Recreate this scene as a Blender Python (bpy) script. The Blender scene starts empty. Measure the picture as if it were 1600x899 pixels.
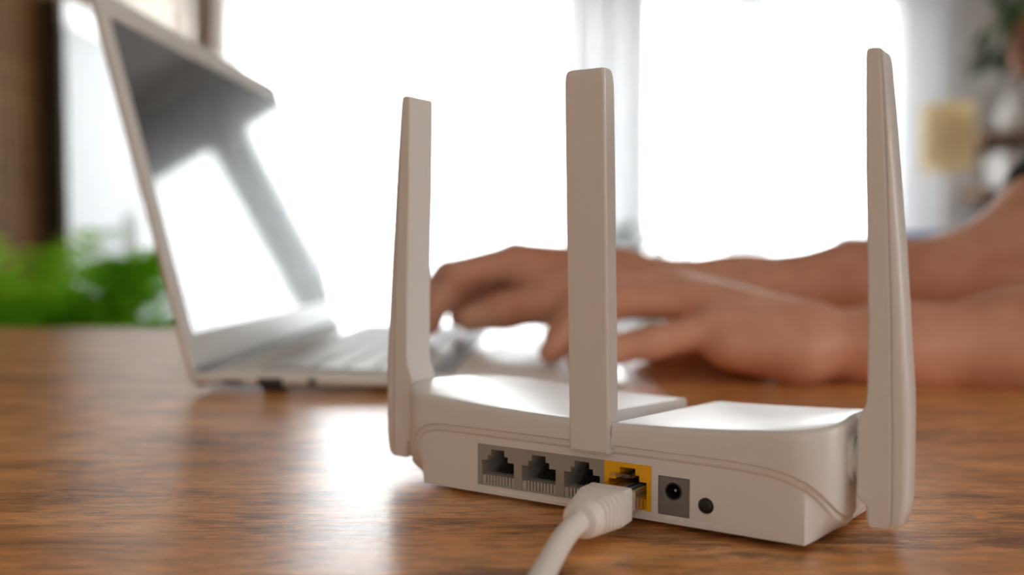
import bpy, bmesh, math, random
import numpy as np
from mathutils import Vector, Matrix

S = bpy.context.scene
COL = S.collection
PI = math.pi

# ------------------------------------------------------------------ camera
F_PX, PITCH, CAM_H = 1500.0, 0.0448, 0.0757          # focal length in pixels of the 1600 px frame
cam_d = bpy.data.cameras.new('camera')
cam_d.sensor_width = 36.0
cam_d.lens = F_PX / 1600.0 * 36.0
cam_d.clip_start = 0.01
cam_d.clip_end = 200
cam_d.dof.use_dof = True
cam_d.dof.focus_distance = 0.268
cam_d.dof.aperture_fstop = 5.6
cam_d.dof.aperture_blades = 0
cam = bpy.data.objects.new('camera', cam_d)
COL.objects.link(cam)
cam.location = (0, 0, CAM_H)
cam.rotation_euler = (PI / 2 - PITCH, 0, 0)
S.camera = cam

# ------------------------------------------------------------------ sky, exposure
world = bpy.data.worlds.new('sky')
S.world = world
world.use_nodes = True
bg = world.node_tree.nodes['Background']
bg.inputs['Strength'].default_value = 15.0
# bright overcast sky over a darker ground
wn, wl_ = world.node_tree.nodes, world.node_tree.links
w_tc, w_sep, w_map, w_ramp = wn.new('ShaderNodeTexCoord'), wn.new('ShaderNodeSeparateXYZ'), wn.new('ShaderNodeMapRange'), wn.new('ShaderNodeValToRGB')
w_map.inputs['From Min'].default_value, w_map.inputs['From Max'].default_value = -1.0, 1.0
w_ramp.color_ramp.elements[0].position, w_ramp.color_ramp.elements[0].color = 0.485, (0.32, 0.33, 0.34, 1)
w_ramp.color_ramp.elements[1].position, w_ramp.color_ramp.elements[1].color = 0.51, (0.94, 0.97, 1.0, 1)
wl_.new(w_tc.outputs['Generated'], w_sep.inputs[0]); wl_.new(w_sep.outputs['Z'], w_map.inputs['Value'])
wl_.new(w_map.outputs['Result'], w_ramp.inputs['Fac']); wl_.new(w_ramp.outputs['Color'], bg.inputs['Color'])
S.view_settings.view_transform = 'Standard'
S.view_settings.look = 'None'
S.view_settings.gamma = 1.0
S.view_settings.use_curve_mapping = False
S.view_settings.exposure = 0.2
S.cycles.use_denoising = True
S.cycles.max_bounces = 10
S.cycles.diffuse_bounces = 6
S.cycles.transparent_max_bounces = 16
S.cycles.sample_clamp_indirect = 8.0
S.cycles.caustics_reflective = False
S.cycles.caustics_refractive = False

# room: table top is z = 0
FLOOR, CEIL = -0.74, 1.90
XL, XR, YB, YF = -1.75, 3.3, 5.5, -2.6
WIN_TOP = 1.53
# (x0, x1, z0, z1) openings in the window wall
OPEN_A = (-1.60, 0.35, -0.68, 1.62)
OPEN_B = (0.73, 1.29, -0.20, WIN_TOP)
OPEN_C = (1.44, 2.20, -0.20, WIN_TOP)
OPEN_F = (-1.2, 1.2, 0.0, 1.5)          # added window behind the camera, unseen, holds a soft fill light


def portal(name, loc, rot, sx, sy):
    l = bpy.data.lights.new(name, 'AREA')
    l.shape = 'RECTANGLE'
    l.size, l.size_y = sx, sy
    l.cycles.is_portal = True
    o = bpy.data.objects.new(name, l)
    COL.objects.link(o)
    o.location, o.rotation_euler = loc, rot
    return o


for k, w in enumerate((OPEN_A, OPEN_B, OPEN_C)):
    portal('daylight', ((w[0] + w[1]) / 2, YB + 0.16, (w[2] + w[3]) / 2), (-PI / 2, 0, 0), w[1] - w[0], w[3] - w[2])


l_ = bpy.data.lights.new('added_front_fill', 'AREA')  # added area light, soft fill on the router's rear
l_.shape, l_.size, l_.size_y, l_.energy, l_.color = 'RECTANGLE', OPEN_F[1] - OPEN_F[0] - 0.12, OPEN_F[3] - OPEN_F[2] - 0.12, 8.0, (1.0, 0.97, 0.92)
lo_ = bpy.data.objects.new('added_front_fill', l_)
COL.objects.link(lo_)
lo_.location, lo_.rotation_euler = ((OPEN_F[0] + OPEN_F[1]) / 2, YF - 0.02, (OPEN_F[2] + OPEN_F[3]) / 2), (PI / 2, 0, 0)
OPEN_R = (-1.6, -0.2, 0.05, 1.45)       # (y0, y1, z0, z1) added unseen window in the right wall, holds a fill light
l_ = bpy.data.lights.new('added_right_fill', 'AREA')  # added area light, brightens faces turned to the right
l_.shape, l_.size, l_.size_y, l_.energy, l_.color = 'RECTANGLE', 1.28, 1.28, 27.0, (1.0, 0.97, 0.93)
lo_ = bpy.data.objects.new('added_right_fill', l_)
COL.objects.link(lo_)
lo_.location, lo_.rotation_euler = (XR + 0.02, (OPEN_R[0] + OPEN_R[1]) / 2, (OPEN_R[2] + OPEN_R[3]) / 2), (0, PI / 2, 0)


# ------------------------------------------------------------------ helpers
def ray(px, py):
    x, y = (px - 800) / F_PX, -(py - 449.5) / F_PX
    c, s = math.cos(PITCH), math.sin(PITCH)
    return Vector((x, c + y * s, -s + y * c))


def at(px, py, Y):
    """the place at depth Y (m) in front of the camera that lies behind a pixel"""
    d = ray(px, py)
    return Vector((0, 0, CAM_H)) + d * (Y / d.y)


def tag(o, label=None, cat=None, group=None, kind=None):
    if label: o['label'] = label
    if cat: o['category'] = cat
    if group: o['group'] = group
    if kind: o['kind'] = kind
    return o


def empty(name, loc=(0, 0, 0), rz=0.0):
    o = bpy.data.objects.new(name, None)
    o.empty_display_size = 0.02
    COL.objects.link(o)
    o.location = loc
    o.rotation_euler = (0, 0, rz)
    return o


class MB:
    """collects shapes; build() links them as one mesh object. scale turns mm into m"""
    def __init__(self, scale=1.0):
        self.v, self.f, self.k = [], [], scale

    def add(self, verts, faces):
        o = len(self.v)
        self.v += [tuple(c * self.k for c in p) for p in verts]
        self.f += [tuple(i + o for i in f) for f in faces]
        return self

    def box(self, x0, x1, y0, y1, z0, z1):
        v = [(x, y, z) for z in (z0, z1) for y in (y0, y1) for x in (x0, x1)]
        return self.add(v, [(0, 2, 3, 1), (4, 5, 7, 6), (0, 1, 5, 4), (1, 3, 7, 5), (3, 2, 6, 7), (2, 0, 4, 6)])

    def rings(self, rings, cap0=True, cap1=True, close=True):
        n = len(rings[0])
        v = [p for r in rings for p in r]
        f = []
        for i in range(len(rings) - 1):
            for j in range(n if close else n - 1):
                a, b = i * n + j, i * n + (j + 1) % n
                f.append((a, b, b + n, a + n))
        if cap0: f.append(tuple(range(n - 1, -1, -1)))
        if cap1: f.append(tuple((len(rings) - 1) * n + j for j in range(n)))
        return self.add(v, f)

    def tube(self, pts, rad, n=12, caps=True):
        pts = [Vector(p) for p in pts]
        rad = rad if isinstance(rad, (list, tuple)) else [rad] * len(pts)
        rings = []
        up = None
        for i, p in enumerate(pts):
            t = (pts[min(i + 1, len(pts) - 1)] - pts[max(i - 1, 0)]).normalized()
            if up is None:
                up = Vector((0, 0, 1)) if abs(t.z) < 0.9 else Vector((1, 0, 0))
            s = t.cross(up).normalized()
            up = s.cross(t).normalized()
            rings.append([tuple(p + (s * math.cos(a) + up * math.sin(a)) * rad[i])
                          for a in (2 * PI * j / n for j in range(n))])
        return self.rings(rings, caps, caps)

    def lathe(self, prof, c=(0, 0, 0), n=32, caps=True):
        rings = [[(c[0] + r * math.cos(2 * PI * j / n), c[1] + r * math.sin(2 * PI * j / n), c[2] + z) for j in range(n)]
                 for r, z in prof]
        return self.rings(rings, caps, caps)

    def build(self, name, mat, parent=None, smooth=None, bevel=0, seg=2, kind=None):
        me = bpy.data.meshes.new(name)
        me.from_pydata(self.v, [], self.f)
        return finish(name, me, mat, parent, smooth, bevel, seg, kind)


def finish(name, me, mat, parent=None, smooth=None, bevel=0, seg=2, kind=None):
    bm = bmesh.new()
    bm.from_mesh(me)
    bmesh.ops.recalc_face_normals(bm, faces=bm.faces)
    bm.to_mesh(me)
    bm.free()
    if mat: me.materials.append(mat)
    o = bpy.data.objects.new(name, me)
    COL.objects.link(o)
    if parent: o.parent = parent
    if bevel:
        m = o.modifiers.new('bevel', 'BEVEL')
        m.width, m.segments, m.limit_method, m.angle_limit = bevel, seg, 'ANGLE', math.radians(40)
        m.harden_normals = True
        smooth = smooth or 40
    if smooth:
        me.polygons.foreach_set('use_smooth', [True] * len(me.polygons))
        me.set_sharp_from_angle(angle=math.radians(smooth))
    if kind: o['kind'] = kind
    return o


def carve(o, cutters):
    """subtract cutter objects from o for good"""
    for c in cutters:
        m = o.modifiers.new('cut', 'BOOLEAN')
        m.operation, m.object, m.solver = 'DIFFERENCE', c, 'EXACT'
    bpy.context.view_layer.update()
    dg = bpy.context.evaluated_depsgraph_get()
    me = bpy.data.meshes.new_from_object(o.evaluated_get(dg))
    o.modifiers.clear()
    o.data = me
    for c in cutters: bpy.data.objects.remove(c)
    return o


def mat(name, col, rough=0.5, metal=0.0, spec=0.5, **kw):
    m = bpy.data.materials.new(name)
    m.use_nodes = True
    b = m.node_tree.nodes['Principled BSDF']
    b.inputs['Base Color'].default_value = (*col, 1)
    b.inputs['Roughness'].default_value = rough
    b.inputs['Metallic'].default_value = metal
    b.inputs['Specular IOR Level'].default_value = spec
    for k, v in kw.items():
        b.inputs[k.replace('_', ' ')].default_value = v
    return m


def nodes(m):
    nt = m.node_tree
    return nt, nt.nodes, nt.links, nt.nodes['Principled BSDF']


def noisy(m, scale=40, amount=0.08, bump=0.0, stretch=(1, 1, 1), detail=4):
    """slight procedural variation of colour and relief"""
    nt, N, L, b = nodes(m)
    tc = N.new('ShaderNodeTexCoord')
    mp = N.new('ShaderNodeMapping')
    mp.inputs['Scale'].default_value = stretch
    no = N.new('ShaderNodeTexNoise')
    no.inputs['Scale'].default_value = scale
    no.inputs['Detail'].default_value = detail
    L.new(tc.outputs['Object'], mp.inputs['Vector'])
    L.new(mp.outputs['Vector'], no.inputs['Vector'])
    c = b.inputs['Base Color'].default_value[:3]
    mx = N.new('ShaderNodeMix')
    mx.data_type = 'RGBA'
    mx.inputs[6].default_value = (*[x * (1 - amount) for x in c], 1)
    mx.inputs[7].default_value = (*[min(1, x * (1 + amount)) for x in c], 1)
    L.new(no.outputs['Fac'], mx.inputs[0])
    L.new(mx.outputs[2], b.inputs['Base Color'])
    if bump:
        bp = N.new('ShaderNodeBump')
        bp.inputs['Strength'].default_value = bump
        bp.inputs['Distance'].default_value = 0.0005
        L.new(no.outputs['Fac'], bp.inputs['Height'])
        L.new(bp.outputs['Normal'], b.inputs['Normal'])
    return m


def ramp(N, stops):
    r = N.new('ShaderNodeValToRGB')
    e = r.color_ramp.elements
    while len(e) < len(stops): e.new(0.5)
    for x, (p, c) in zip(e, stops):
        x.position = p
        x.color = (*c, 1)
    return r


def wood_mat(name, axis='X', dark=(0.19, 0.075, 0.03), mid=(0.74, 0.35, 0.115), light=(0.86, 0.48, 0.195), rough=0.28, size=1.0, bump=0.25):
    m = mat(name, mid, rough)
    nt, N, L, b = nodes(m)
    tc = N.new('ShaderNodeTexCoord')

    def noise(sc, stretch, detail=4, rg=0.55, dist=0.0, src=None):
        mp = N.new('ShaderNodeMapping')
        st = {'X': (1, stretch, stretch), 'Y': (stretch, 1, stretch), 'Z': (stretch, stretch, 1)}[axis]
        mp.inputs['Scale'].default_value = st
        L.new(src or tc.outputs['Object'], mp.inputs['Vector'])
        n = N.new('ShaderNodeTexNoise')
        n.inputs['Scale'].default_value = sc * size
        n.inputs['Detail'].default_value = detail
        n.inputs['Roughness'].default_value = rg
        n.inputs['Distortion'].default_value = dist
        L.new(mp.outputs['Vector'], n.inputs['Vector'])
        return n.outputs['Fac']

    # broad figure, warped by a slow noise
    fig = noise(10.0, 3.4, 6, 0.62, 1.6)
    fine = noise(60, 7, 6, 0.78, 0.4)
    pore = noise(34, 5.0, 6, 0.75, 1.2)
    r1 = ramp(N, [(0.30, tuple(0.55 * d + 0.45 * mm for d, mm in zip(dark, mid))), (0.47, mid), (0.66, light)])
    L.new(fig, r1.inputs['Fac'])
    r2 = ramp(N, [(0.38, (0.62, 0.57, 0.53)), (0.56, (1.18, 1.17, 1.15))])
    L.new(fine, r2.inputs['Fac'])
    mul = N.new('ShaderNodeMix'); mul.data_type = 'RGBA'; mul.blend_type = 'MULTIPLY'
    mul.inputs[0].default_value = 1.0
    L.new(r1.outputs['Color'], mul.inputs[6]); L.new(r2.outputs['Color'], mul.inputs[7])
    # dark streaks, gathered in places
    patch = noise(12, 2.6, 3, 0.5)
    add = N.new('ShaderNodeMath'); add.operation = 'MULTIPLY'
    L.new(pore, add.inputs[0]); L.new(patch, add.inputs[1])
    r3 = ramp(N, [(0.275, (0, 0, 0)), (0.355, (0.85, 0.85, 0.85))])
    L.new(add.outputs[0], r3.inputs['Fac'])
    mx = N.new('ShaderNodeMix'); mx.data_type = 'RGBA'
    L.new(r3.outputs['Color'], mx.inputs[0])
    L.new(mul.outputs[2], mx.inputs[6])
    mx.inputs[7].default_value = (*dark, 1)
    L.new(mx.outputs[2], b.inputs['Base Color'])
    bp = N.new('ShaderNodeBump')
    bp.inputs['Strength'].default_value = bump
    bp.inputs['Distance'].default_value = 0.0004
    L.new(fine, bp.inputs['Height'])
    L.new(bp.outputs['Normal'], b.inputs['Normal'])
    return m


def sheer_mat(name, col, clear):
    m = bpy.data.materials.new(name)
    m.use_nodes = True
    N, L = m.node_tree.nodes, m.node_tree.links
    N.remove(N['Principled BSDF'])
    t = N.new('ShaderNodeBsdfTransparent')
    tl = N.new('ShaderNodeBsdfTranslucent'); tl.inputs['Color'].default_value = (*col, 1)
    df = N.new('ShaderNodeBsdfDiffuse'); df.inputs['Color'].default_value = (*col, 1)
    a = N.new('ShaderNodeMixShader'); a.inputs[0].default_value = 0.45
    b = N.new('ShaderNodeMixShader'); b.inputs[0].default_value = clear
    L.new(tl.outputs[0], a.inputs[1]); L.new(df.outputs[0], a.inputs[2])
    L.new(a.outputs[0], b.inputs[1]); L.new(t.outputs[0], b.inputs[2])
    L.new(b.outputs[0], N['Material Output'].inputs['Surface'])
    return m


def clear_mat(name, gloss=0.16, tint=(0.95, 0.93, 0.90)):
    m = bpy.data.materials.new(name)
    m.use_nodes = True
    N, L = m.node_tree.nodes, m.node_tree.links
    N.remove(N['Principled BSDF'])
    t = N.new('ShaderNodeBsdfTransparent'); t.inputs['Color'].default_value = (*tint, 1)
    g = N.new('ShaderNodeBsdfGlossy'); g.inputs['Roughness'].default_value = 0.12
    mx = N.new('ShaderNodeMixShader')
    mx.inputs[0].default_value = gloss
    L.new(t.outputs[0], mx.inputs[1]); L.new(g.outputs[0], mx.inputs[2])
    L.new(mx.outputs[0], N['Material Output'].inputs['Surface'])
    return m


M = dict(
    plastic=noisy(mat('white_plastic', (0.80, 0.80, 0.795), 0.31), 900, 0.015, 0.06),
    plastic_dark=mat('black_plastic', (0.012, 0.012, 0.012), 0.45),
    socket=noisy(mat('grey_socket_plastic', (0.36, 0.35, 0.325), 0.5), 300, 0.05),
    socket_in=noisy(mat('grey_socket_inside', (0.50, 0.49, 0.45), 0.5), 300, 0.05),
    orange=noisy(mat('orange_socket_plastic', (1.0, 0.50, 0.01), 0.45), 300, 0.05),
    jack=noisy(mat('mid_grey_plastic', (0.20, 0.19, 0.185), 0.42), 300, 0.05),
    pin=mat('nickel_pin', (0.72, 0.70, 0.64), 0.3, 1.0),
    gold=mat('gold_contact', (0.8, 0.55, 0.2), 0.3, 1.0),
    emboss=mat('pale_print', (1.0, 0.99, 0.97), 0.4),
    boot=noisy(mat('white_rubber', (0.88, 0.87, 0.86), 0.45), 500, 0.02, 0.05),
    clear=clear_mat('clear_plug_plastic'),
    glass=clear_mat('window_glass', 0.05, (0.99, 1.0, 0.99)),
    rubber=mat('dark_rubber', (0.02, 0.02, 0.02), 0.7),
    alu=noisy(mat('silver_metal', (0.78, 0.80, 0.79), 0.30, 0.1), 700, 0.02),
    alu_side=noisy(mat('silver_edge', (0.55, 0.55, 0.54), 0.4, 0.3), 700, 0.03),
    key=noisy(mat('pale_grey_key', (0.62, 0.63, 0.63), 0.5), 400, 0.03),
    well=noisy(mat('keyboard_well', (0.05, 0.05, 0.055), 0.5), 400, 0.1),
    screen=mat('glossy_screen', (0.010, 0.009, 0.009), 0.035, 0.0, 0.5, IOR=1.55),
    dark=noisy(mat('dark_slot', (0.015, 0.015, 0.017), 0.5), 200, 0.1),
    wood=wood_mat('table_wood', 'X'),
    slat=wood_mat('slat_wood', 'Z', (0.06, 0.027, 0.008), (0.20, 0.10, 0.03), (0.30, 0.16, 0.05), 0.8, 0.6),
    brown=wood_mat('brown_board', 'X', (0.08, 0.04, 0.02), (0.25, 0.14, 0.08), (0.34, 0.2, 0.12), 0.45),
    floor=wood_mat('floor_wood', 'X', (0.14, 0.08, 0.04), (0.38, 0.25, 0.15), (0.48, 0.33, 0.21), 0.4, 0.5),
    wall=noisy(mat('warm_wall_paint', (0.78, 0.71, 0.64), 0.8), 6, 0.02, 0.05),
    wall_grey=noisy(mat('grey_wall_paint', (0.62, 0.60, 0.58), 0.8), 6, 0.02, 0.05),
    ceil=noisy(mat('ceiling_paint', (0.66, 0.62, 0.58), 0.9), 6, 0.02),
    blind=noisy(mat('added_beige_blind', (0.62, 0.50, 0.38), 0.9), 50, 0.05),
    frame=noisy(mat('white_frame', (0.85, 0.86, 0.87), 0.45), 30, 0.01),
    sheer=sheer_mat('sheer_curtain', (0.93, 0.94, 0.95), 0.45),
    drape=sheer_mat('gathered_curtain', (0.82, 0.82, 0.83), 0.10),
    taupe=noisy(mat('taupe_curtain', (0.40, 0.34, 0.30), 0.9), 60, 0.08),
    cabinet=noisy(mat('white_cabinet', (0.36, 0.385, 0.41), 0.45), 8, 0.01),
    dark_wood=noisy(mat('dark_brown_edge', (0.03, 0.018, 0.010), 0.6), 30, 0.2),
    leaf=sheer_mat('fern_leaf', (0.42, 0.76, 0.06), 0.0),
    leaf_dark=noisy(mat('dark_leaf', (0.035, 0.10, 0.035), 0.5), 30, 0.3),
    stem=noisy(mat('stem', (0.16, 0.22, 0.05), 0.6), 30, 0.2),
    soil=noisy(mat('soil', (0.04, 0.025, 0.015), 0.95), 80, 0.3, 0.3),
    terracotta=noisy(mat('terracotta', (0.46, 0.22, 0.14), 0.75), 30, 0.08),
    ceramic=noisy(mat('white_ceramic', (0.82, 0.80, 0.77), 0.3), 20, 0.02),
    shade=sheer_mat('beige_lampshade', (0.88, 0.78, 0.56), 0.0),
    brass=noisy(mat('dull_brass', (0.5, 0.42, 0.3), 0.4, 0.8), 50, 0.05),
    blue=noisy(mat('blue_fabric', (0.02, 0.12, 0.36), 0.85), 300, 0.15, 0.2),
    skin=mat('skin', (0.50, 0.235, 0.135), 0.45),
    shirt=noisy(mat('black_cotton', (0.018, 0.018, 0.02), 0.9), 400, 0.2, 0.2),
    hair=noisy(mat('dark_hair', (0.02, 0.013, 0.01), 0.55), 60, 0.3, 0.3, (1, 1, 0.1)),
    eye=mat('eye_white', (0.8, 0.78, 0.75), 0.2),
)
# skin: a little redness and fine relief
nt, N, L, b = nodes(M['skin'])
tc = N.new('ShaderNodeTexCoord')
n1 = N.new('ShaderNodeTexNoise'); n1.inputs['Scale'].default_value = 28; n1.inputs['Detail'].default_value = 5
L.new(tc.outputs['Object'], n1.inputs['Vector'])
rp = ramp(N, [(0.35, (0.70, 0.335, 0.22)), (0.65, (0.83, 0.47, 0.325))])
L.new(n1.outputs['Fac'], rp.inputs['Fac'])
L.new(rp.outputs['Color'], b.inputs['Base Color'])
b.inputs['Subsurface Weight'].default_value = 0.12
b.inputs['Subsurface Radius'].default_value = (0.008, 0.003, 0.0015)
b.inputs['Subsurface Scale'].default_value = 1.0
n2 = N.new('ShaderNodeTexNoise'); n2.inputs['Scale'].default_value = 420; n2.inputs['Detail'].default_value = 3
L.new(tc.outputs['Object'], n2.inputs['Vector'])
bp = N.new('ShaderNodeBump'); bp.inputs['Strength'].default_value = 0.15; bp.inputs['Distance'].default_value = 0.0006
L.new(n2.outputs['Fac'], bp.inputs['Height']); L.new(bp.outputs['Normal'], b.inputs['Normal'])


# ------------------------------------------------------------------ room shell
def wall_with_holes(name, axis, pos, thick, u0, u1, z0, z1, holes, m):
    """wall in the x-z plane (axis 'y') made of boxes around its openings"""
    mb = MB()
    us = sorted({u0, u1, *[h[0] for h in holes], *[h[1] for h in holes]})
    for a, b_ in zip(us, us[1:]):
        hs = [h for h in holes if h[0] <= a and h[1] >= b_]
        spans = [(z0, z1)] if not hs else [(z0, hs[0][2]), (hs[0][3], z1)]
        for s0, s1 in spans:
            if s1 - s0 > 1e-4: mb.box(a, b_, pos, pos + thick, s0, s1)
    return tag(mb.build(name, m), kind='structure')


tag(MB().box(XL - .2, XR + .2, YF - .2, YB + .2, FLOOR - .05, FLOOR).build('floor', M['floor']), kind='structure')
tag(MB().box(XL - .2, XR + .2, YF - .2, YB + .2, CEIL, CEIL + .05).build('ceiling', M['ceil']), kind='structure')
wall_left = tag(MB().box(XL - .15, XL, YF, YB, FLOOR, CEIL).build('wall_left', M['wall']), kind='structure')
tag(MB().box(XR, XR + .2, YF, OPEN_R[0], FLOOR, CEIL).box(XR, XR + .2, OPEN_R[1], YB, FLOOR, CEIL).box(XR, XR + .2, OPEN_R[0], OPEN_R[1], FLOOR, OPEN_R[2])
    .box(XR, XR + .2, OPEN_R[0], OPEN_R[1], OPEN_R[3], CEIL).build('wall_right', M['wall_grey']), kind='structure')
wall_with_holes('wall_back', 'y', YB, 0.2, XL, XR, FLOOR, CEIL, (OPEN_A, OPEN_B, OPEN_C), M['wall_grey'])
wall_with_holes('wall_front', 'y', YF - 0.2, 0.2, XL, XR, FLOOR, CEIL, (OPEN_F,), M['wall'])
# vertical wood slats cladding the near part of the left wall
slat_me = None
for i in range(64):
    y = 4.02 - 0.05 * i
    if slat_me is None:
        s0 = MB().box(0, 0.022, -0.018, 0.018, FLOOR + 0.001, CEIL - 0.001).build('slat', M['slat'], wall_left, bevel=0.002)
        slat_me = s0.data
        s = s0
    else:
        s = s0.copy(); COL.objects.link(s); s.parent = wall_left
    s.location = (XL, y, 0)


def window(idx, w, y_in, n_mull, out=1):
    x0, x1, z0, z1 = w
    y0, y1 = (y_in + 0.08, y_in + 0.14) if out > 0 else (y_in - 0.14, y_in - 0.08)
    fw = 0.05
    root = empty('window_%d' % idx, ((x0 + x1) / 2, (y0 + y1) / 2, z0))
    tag(root, kind='structure')
    ox, oy, oz = root.location
    def bx(name, a, b_, c, d, dy=0.0):
        return MB().box(a - ox, b_ - ox, y0 - oy + dy, y1 - oy - dy, c - oz, d - oz).build(name, M['frame'], root, bevel=0.004)
    bx('frame_rail', x0, x1, z0, z0 + fw); bx('frame_rail', x0, x1, z1 - fw, z1)
    bx('frame_stile', x0, x0 + fw, z0 + fw, z1 - fw); bx('frame_stile', x1 - fw, x1, z0 + fw, z1 - fw)
    for k in range(n_mull):
        xm = x0 + (x1 - x0) * (k + 1) / (n_mull + 1)
        bx('mullion', xm - 0.03, xm + 0.03, z0 + fw, z1 - fw, 0.005)
    for k in range(n_mull + 1):                 # one pane between each pair of bars
        a = x0 + (x1 - x0) * k / (n_mull + 1) + (fw if k == 0 else 0.03)
        b_ = x0 + (x1 - x0) * (k + 1) / (n_mull + 1) - (fw if k == n_mull else 0.03)
        MB().box(a - ox, b_ - ox, -0.003, 0.003, fw, z1 - z0 - fw).build('pane', M['glass'], root)
    return root


window(1, OPEN_A, YB, 1)
window(2, OPEN_B, YB, 0)
window(3, OPEN_C, YB, 0)
added_w4 = window(4, OPEN_F, YF, 2, -1)  # added window around the front fill light
MB().box(-1.2, 1.2, 0.055, 0.06, 0, 1.5).build('added_roller_blind', M['blind'], added_w4)  # added blind behind the fill light, keeps the sky out
added_w5 = empty('window_5', (XR + 0.11, (OPEN_R[0] + OPEN_R[1]) / 2, OPEN_R[2]))  # added window around the right fill light
tag(added_w5, kind='structure')
for a, b_, c, d in ((-.7, .7, 0, .05), (-.7, .7, 1.35, 1.4), (-.7, -.65, .05, 1.35), (.65, .7, .05, 1.35), (-.03, .03, .05, 1.35)):
    MB().box(-.03, .03, a, b_, c, d).build('frame_bar', M['frame'], added_w5, bevel=0.004)
MB().box(-.06, -.055, -.7, .7, 0, 1.4).build('added_roller_blind', M['frame'], added_w5)  # added blind, closes the opening behind the right fill light
for a, b_ in ((-.65, -.03), (.03, .65)):
    MB().box(-.003, .003, a, b_, .05, 1.35).build('pane', M['glass'], added_w5)


def curtain(name, x0, x1, z0, z1, y, folds, amp, m, label, group=None, seed=0, thick=0.0):
    rnd = random.Random(seed)
    n = int(folds * 12)
    ph = rnd.random() * 6
    rows = 7
    v, f = [], []
    for j in range(rows + 1):
        t = j / rows
        for i in range(n + 1):
            u = i / n
            a = 2 * PI * folds * u + ph + 0.8 * math.sin(5 * u + ph)
            k = amp * (1.0 - 0.35 * t)
            v.append((x0 + (x1 - x0) * u + 0.3 * k * math.sin(2 * a) - (x0 + x1) / 2, k * math.sin(a) + 0.3 * k * math.sin(0.37 * a), z0 + (z1 - z0) * t - z0))
    for j in range(rows):
        for i in range(n):
            a = j * (n + 1) + i
            f.append((a, a + 1, a + n + 2, a + n + 1))
    root = empty(name, ((x0 + x1) / 2, y, z0))
    MB().add(v, f).build('curtain_fabric', m, root, smooth=80)
    MB().box(-(x1 - x0) / 2, (x1 - x0) / 2, -0.012, 0.012, z1 - z0 - 0.005, z1 - z0 + 0.035).build('heading_tape', M['frame'], root)
    tag(root, label, 'curtain', group)
    return root


curtain('sheer_curtain', -1.58, 0.33, FLOOR + .03, 1.80, YB - 0.14, 22, 0.035, M['sheer'], 'white sheer curtain over the wide bright window behind the laptop', seed=1)
curtain('sheer_curtain', 0.70, 2.16, FLOOR + .03, 1.80, YB - 0.14, 18, 0.035, M['sheer'], 'white sheer curtain over the pair of windows at the right', seed=2)
curtain('gathered_curtain', 0.30, 0.74, FLOOR + .03, 1.80, YB - 0.26, 9, 0.05, M['drape'], 'pale grey gathered curtain between the bright windows, behind the middle antenna', seed=3)
curtain('gathered_curtain', 2.12, 2.40, FLOOR + .03, 1.80, YB - 0.26, 6, 0.05, M['drape'], 'pale grey gathered curtain beside the beige floor lamp', seed=4)
curtain('drawn_curtain', -1.73, -1.60, FLOOR + .03, 1.80, YB - 0.26, 3, 0.04, M['taupe'], 'narrow taupe curtain drawn to the left end of the window wall', seed=5)

# ------------------------------------------------------------------ table
TX0, TX1, TY0, TY1, TT = -1.15, 0.50, -0.28, 0.868, 0.03
table = empty('wooden_table', ((TX0 + TX1) / 2, (TY0 + TY1) / 2, FLOOR))
tag(table, 'brown wood-grain desk with a satin top under the laptop and router', 'table')
tx, ty = table.location.x, table.location.y
MB().box(TX0 - tx, TX1 - tx, TY0 - ty, TY1 - ty, -TT - FLOOR, -FLOOR).build('table_top', M['wood'], table, bevel=0.002)
for sx in (TX0 + 0.06, TX1 - 0.06):
    for sy in (TY0 + 0.06, TY1 - 0.06):
        MB().box(sx - tx - .03, sx - tx + .03, sy - ty - .03, sy - ty + .03, 0, -TT - FLOOR).build('leg', M['wood'], table, bevel=0.003)

# ------------------------------------------------------------------ router
RYAW = 0.562
router = empty('wifi_router', (-0.01027, 0.2851, 0.0), -RYAW)
tag(router, 'white wireless router with three upright antennas standing on the desk', 'router')
MM = 0.001
SC, HL, HR, ND = 38.5, 70.0, 65.8, 84.0        # groove centre, widths to either side, depth (mm)
AC = 36.4                                     # middle between the two side antennas


def plan(inset=0.0, R=13.0):
    """rounded outline, counter-clockwise from the rear left; (s, n) in mm"""
    x0, x1, y0, y1 = SC - HL + inset, SC + HR - inset, -1.2 + inset, ND - inset
    R = max(R - inset, 1.0)
    pts = []
    def line(a, b_, k):
        for i in range(k):
            t = i / k
            pts.append((a[0] + (b_[0] - a[0]) * t, a[1] + (b_[1] - a[1]) * t))
    def arc(cx, cy, a0, k=16):
        for i in range(k):
            a = a0 + PI / 2 * i / k
            pts.append((cx + R * math.cos(a), cy + R * math.sin(a)))
    line((x0 + R, y0), (x1 - R, y0), 40); arc(x1 - R, y0 + R, -PI / 2)
    line((x1, y0 + R), (x1, y1 - R), 20); arc(x1 - R, y1 - R, 0)
    line((x1 - R, y1), (x0 + R, y1), 40); arc(x0 + R, y1 - R, PI / 2)
    line((x0, y1 - R), (x0, y0 + R), 20); arc(x0 + R, y0 + R, PI)
    return pts


def interp(x, xs, ys): return float(np.interp(x, xs, ys))


def z_top(s, n):
    u = min(1.0, abs(s - SC) / (HL if s < SC else HR))
    e = interp(n, [-2, 10, 22, 37, 60, 84], [30.6, 31.4, 31.6, 30.6, 27.6, 23.6])
    c = interp(n, [0, 84], [26.9, 21.3])
    return c + (e - c) * u * u


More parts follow.
